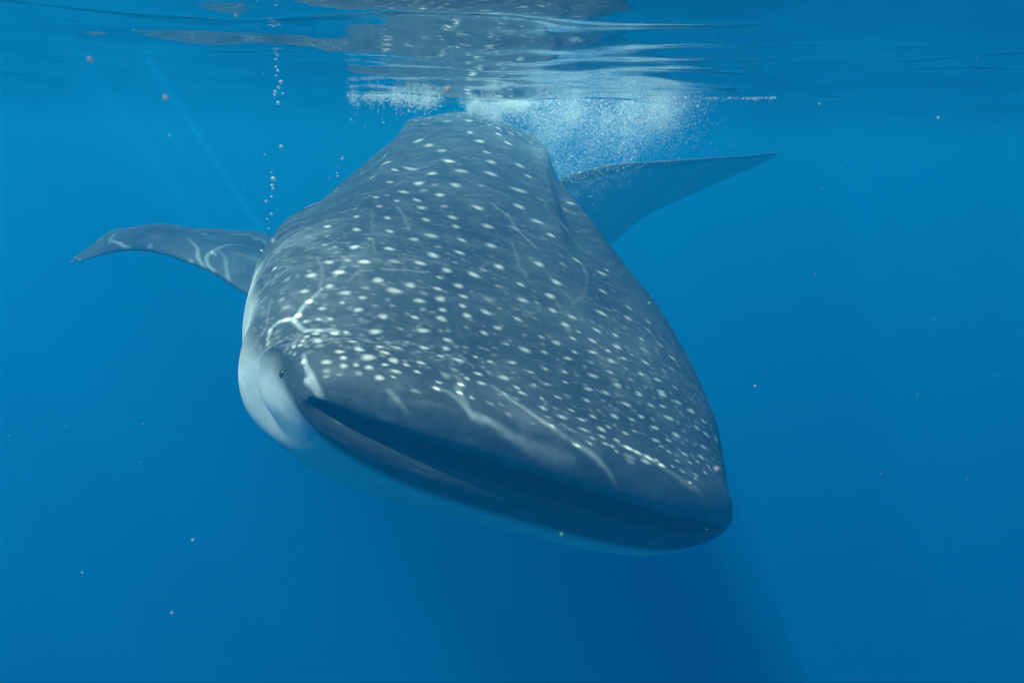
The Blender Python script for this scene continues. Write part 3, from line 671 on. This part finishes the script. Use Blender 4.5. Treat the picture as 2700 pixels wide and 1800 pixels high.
def fin_mesh(name, E, nc=60, ns=150, thick=.10, camber=.03, flip=1, spots=0):
    E = np.array(E)
    k = np.linspace(0, len(E) - 1, ns)
    Ld, Tr = catmull(E[:, 0], k), catmull(E[:, 1], k)
    ch = Tr - Ld; cl = np.linalg.norm(ch, axis=1)
    sp = np.gradient((Ld + Tr) / 2, axis=0)
    Nn = np.cross(ch, sp); Nn /= np.maximum(np.linalg.norm(Nn, axis=1)[:, None], 1e-9)
    if Nn[:, 2].mean() < 0: Nn = -Nn
    q = np.linspace(0, 2 * np.pi, nc, endpoint=False)
    x = (1 - np.cos(q)) / 2
    yt = 1.48 * np.sqrt(np.maximum(x, 0)) - .63 * x - 1.758 * x ** 2 + 1.4215 * x ** 3 - .5075 * x ** 4
    yt = yt * np.where(q < np.pi, 1, -1) * thick
    cm = camber * 4 * x * (1 - x)
    G = Ld[:, None] + ch[:, None] * x[None, :, None] + Nn[:, None] * ((yt + cm)[None] * cl[:, None])[:, :, None]
    i = np.arange(ns - 1)[:, None] * nc; j = np.arange(nc)[None]; j2 = (j + 1) % nc
    quads = np.stack([i + j, i + j2, i + nc + j2, i + nc + j], -1).reshape(-1, 4)
    me = np_mesh(name, (G - ORIGIN).reshape(-1, 3), quads)
    f = G.reshape(-1, 3)
    r = np.random.default_rng(spots + 5)
    sp_ = np.zeros(len(f))
    up = np.tile(q < np.pi, ns)
    for _ in range(spots):
        p = f[r.integers(len(f))]; d = np.linalg.norm(f - p, axis=1); rr = r.uniform(.010, .016)
        sp_ = np.maximum(sp_, .35 * (1 - smooth(rr * .5, rr * 1.2, d)) * up)
    add_attr(me, 'spot', sp_); add_attr(me, 'pale', np.where(up | np.tile(x < .12, ns), 0, .6)); add_attr(me, 'dark', np.zeros(len(f)))
    return me

f1 = link('pectoral_fin', fin_mesh('pectoral_fin', FIN_R, spots=22), SKIN, shark)
f1['label'] = 'sunlit pectoral fin curving down on the left'
f2 = link('pectoral_fin', fin_mesh('pectoral_fin', FIN_L, camber=.02, spots=14), SKIN, shark)
f2['label'] = 'shaded pectoral fin raised on the right'

def at_ring(a, tdeg):
    k = np.argmin(np.abs(ra - a)); j = int(round(tdeg / 360 * NT)) % NT
    return V[k, j], T[max(0, k - NL)], k, j

def dorsal(name, a0, a1, h, sweep, tdeg=90):
    p0, t0, k0, _ = at_ring(a0, tdeg); p1, t1, k1, _ = at_ring(a1, tdeg)
    km = (k0 + k1) // 2
    cen = Cc[max(0, km - NL)]
    up = (p0 + p1) / 2 - cen; up /= np.linalg.norm(up)
    E = []
    for f in np.linspace(-.25, 1, 12):
        g = max(f, 0)
        le = p0 + (p1 - p0) * (sweep * g + .15 * g ** 3) + up * h * f
        te = p1 + (p1 - p0) * (sweep * .9 * g ** 2 - .25 * g * (1 - g) - .12 * g) + up * h * (f - .10 * g * g)
        if f > .99: te = le + (te - le) * .25
        E.append((le, te))
    return fin_mesh(name, E, nc=40, ns=60, thick=.06, camber=0)

link('dorsal_fin', dorsal('dorsal_fin', 3.75, 4.4, .42, .8), SKIN, shark)
link('second_dorsal_fin', dorsal('second_dorsal_fin', 5.6, 5.95, .18, .8), SKIN, shark)
# tail fin: upper and lower lobe as one blade in the plane of the spine
tp, tt = Cc[-1], T[-1]
upv = np.array((0, 0, 1.0)) - tt * tt[2]; upv /= np.linalg.norm(upv)
E = []
for f in np.linspace(-1, 1, 25):
    sw = abs(f); hgt = .95 * f if f > 0 else .62 * f
    le = tp - tt * .28 + tt * (.95 * sw ** 1.1) + upv * hgt
    te = tp + tt * (.16 + .92 * sw ** 1.3) + upv * hgt * .97
    if sw > .99: te = le + (te - le) * .2
    E.append((le, te))
link('tail_fin', fin_mesh('tail_fin', E, nc=36, ns=90, thick=.05, camber=0), SKIN, shark)

# eyes: small dark balls set in the side of the head
def ball(name, r, seg=16, ring=10, sq=(1, 1, 1)):
    v = []; f = []
    for a in range(ring + 1):
        for b in range(seg):
            p, q = math.pi * a / ring, 2 * math.pi * b / seg
            v.append((r * sq[0] * math.sin(p) * math.cos(q), r * sq[1] * math.sin(p) * math.sin(q), r * sq[2] * math.cos(p)))
    for a in range(ring):
        for b in range(seg):
            f.append((a * seg + b, (a + 1) * seg + b, (a + 1) * seg + (b + 1) % seg, a * seg + (b + 1) % seg))
    return np_mesh(name, np.array(v), np.array(f))
for tdeg in (EYE_T, 180 - EYE_T):
    p, t, k, j = at_ring(EYE_A, tdeg)
    e = link('eye', ball('eye', .0115), EYE, shark)
    inw = Cc[max(0, k - NL)] - p
    e.location = p - ORIGIN + inw / np.linalg.norm(inw) * .006

# ------------------------------------------------------------ small things in the water
def ico(sub=1):
    import bmesh
    bm = bmesh.new(); bmesh.ops.create_icosphere(bm, subdivisions=sub, radius=1.0)
    v = np.array([q.co[:] for q in bm.verts]); f = np.array([[q.index for q in g.verts] for g in bm.faces]); bm.free()
    return v, f

# a column of single air bubbles on the left, a second one over the shoulder
bub = ball('bubble', 1.0, 14, 8)
bub.materials.append(BUBBLE)
bubbles = []
for n, (x, y, z, r, g) in enumerate(BUBBLES):
    o = bpy.data.objects.new('air_bubble', bub)
    o.location = (x, y, z)
    r *= 1.25
    o.scale = (r * random.uniform(.9, 1.2), r * random.uniform(.9, 1.2), r * random.uniform(.7, .95))
    o.rotation_euler = (random.uniform(-.4, .4), random.uniform(-.4, .4), 0)
    col.objects.link(o)
    bubbles.append((o, g))
ORD = 'first second third fourth fifth sixth seventh eighth ninth tenth eleventh twelfth thirteenth fourteenth'.split()
def name_run(objs, where, group):
    objs.sort(key=lambda o: -o.location.z)
    for k, o in enumerate(objs):
        tag(o, (ORD[k] + ' bubble from the top ' if len(objs) > 1 else 'lone silvery bubble ') + where, 'bubble', group)
left = [o for o, g in bubbles if g == 1]
zs = BUBBLES[9][2] - .01          # lower edge of the upper cluster
name_run([o for o in left if o.location.z > zs], 'in the upper silvery cluster left of the shark', 'air bubbles rising in the left column')
mid = [o for o in left if o.location.z <= zs]
zm = BUBBLES[11][2] - .02
name_run([o for o in mid if o.location.z > zm], 'in the gap between the two bubble clusters', 'air bubbles rising in the left column')
name_run([o for o in mid if o.location.z <= zm], 'in the lower silvery trail above the left fin', 'air bubbles rising in the left column')
name_run([o for o, g in bubbles if g == 2], 'in the tiny trail over the left shoulder', 'air bubbles over the shoulder')

# churned bubbles under the surface, too many to count
iv, iff = ico(1)
def cloud(name, pts, rad, label):
    n = len(pts)
    sc = rad[:, None] * rng.uniform(.75, 1.25, (n, 3))
    v = (iv[None] * sc[:, None] + pts[:, None]).reshape(-1, 3)
    f = (iff[None] + (np.arange(n) * len(iv))[:, None, None]).reshape(-1, 3)
    me = np_mesh(name, v, np.zeros((0, 4), int), f)
    o = link(name, me, BUBBLE)
    tag(o, label, 'bubble cloud', kind='stuff')
def surf(x, y): return wave_height(x, y) * np.exp(-(np.hypot(x, y) / 14) ** 2)

def plume(n, seeds):
    # puffs of different size, each a fuzzy ball of bubbles, thinning downwards
    out = []
    wts = np.array([s[4] for s in seeds]); wts = wts / wts.sum()
    for (x, y, d, r, w), k in zip(seeds, rng.multinomial(n, wts)):
        q = rng.normal(0, 1, (k, 3)) * np.array([r, r, r * .8])
        q[:, 2] -= np.abs(rng.normal(0, r * .9, k))
        out.append(q + np.array([x, y, -d]))
    P = np.concatenate(out)
    top = surf(P[:, 0], P[:, 1]) - .006
    P[:, 2] = np.where(P[:, 2] > top, top - rng.exponential(.02, len(P)), P[:, 2])
    return P
seeds = []
for k in range(70):
    u = rng.beta(1.1, 1.5)
    x = .00 + .92 * u
    dmax = np.interp(u, [0, .15, .45, .7, 1], [.42, .46, .38, .20, .03])
    d = dmax * rng.uniform(0, 1) ** 1.7
    seeds.append((x, 4.1 + rng.uniform(-.2, .25), d, rng.uniform(.035, .11), rng.uniform(.5, 1.2) * (1.25 - d / .45)))
P = plume(62000, seeds)
rad = rng.lognormal(math.log(.00088), .42, len(P)).clip(.0005, .003)
rad[rng.integers(0, len(P), 260)] *= 3.2
cloud('bubble_cloud', P, rad, 'broad white cloud of fine bubbles churned up right of the back')
seeds = [(-.27 + .30 * rng.uniform(), 4.0 + rng.uniform(-.1, .25), .09 * rng.uniform() ** 1.5, rng.uniform(.015, .05), rng.uniform(.4, 1)) for k in range(24)]
P = plume(11000, seeds)
cloud('bubble_cloud', P, rng.lognormal(math.log(.0011), .45, len(P)).clip(.0006, .005), 'small bright knot of bubbles right above the top of the back')
seeds = [(-.98 + .58 * f, 3.95 + rng.uniform(-.1, .2), .07 * max(0, f - .45) * rng.uniform(), rng.uniform(.008, .02) + .022 * max(0, f - .4), .4 + f) for f in rng.beta(1.6, .9, 26)]
P = plume(3600, seeds)
cloud('bubble_cloud', P, rng.lognormal(math.log(.0015), .55, len(P)).clip(.0007, .006), 'thin sparse band of bubbles left of the back under the surface')
n = 170
x = .95 + .36 * rng.uniform(0, 1, n) ** 1.2; y = 3.9 + rng.normal(0, .05, n)
P = np.stack([x, y, surf(x, y) - .004 - rng.exponential(.003, n)], -1)
cloud('foam_line', P, rng.lognormal(math.log(.0022), .35, n), 'thin pale line of foam along the surface at right')

# specks of plankton drifting near the lens
PINK = speck_material('plankton_pink', (.72, .64, .62))
WHITE = speck_material('plankton_pale', (.85, .85, .78))
GREEN = speck_material('plankton_green', (.30, .55, .38))
for n, (x, y, z, r, k) in enumerate(SPECKS):
    v = iv * (1 + .25 * np.sin(iv[:, [1, 2, 0]] * 3 + n))
    me = np_mesh('plankton_speck', v * r, np.zeros((0, 4), int), iff)
    o = link('plankton_speck', me, {'p': PINK, 'w': WHITE, 'g': GREEN}[k])
    o.location = (x, y, z)
    o.rotation_euler = (n, n * 2, n * 3)
    tag(o, SPECK_LABELS[n], 'plankton', 'specks of plankton drifting in the water')

# fine drifting particles, uncountable
n = 900
dist = rng.uniform(.6, 3.2, n); ax = rng.uniform(-.75, .75, n); el = rng.uniform(-.62, .16, n)
P = np.stack([dist * ax, dist, -.25 + dist * el], -1)
P = P[P[:, 2] < -.06]
rad = rng.lognormal(math.log(.00024), .45, len(P)).clip(.00012, .0007) * np.interp(np.linalg.norm(P, axis=1), [0, 1, 3], [.6, 1, 1.6])
sc = rad[:, None] * rng.uniform(.6, 1.4, (len(P), 3))
i0, f0 = ico(1)
v = (i0[None] * sc[:, None] + P[:, None]).reshape(-1, 3)
f = (f0[None] + (np.arange(len(P)) * len(i0))[:, None, None]).reshape(-1, 3)
o = link('marine_snow', np_mesh('marine_snow', v, np.zeros((0, 4), int), f), WHITE)
tag(o, 'fine pale particles drifting all through the water', 'marine snow', kind='stuff')
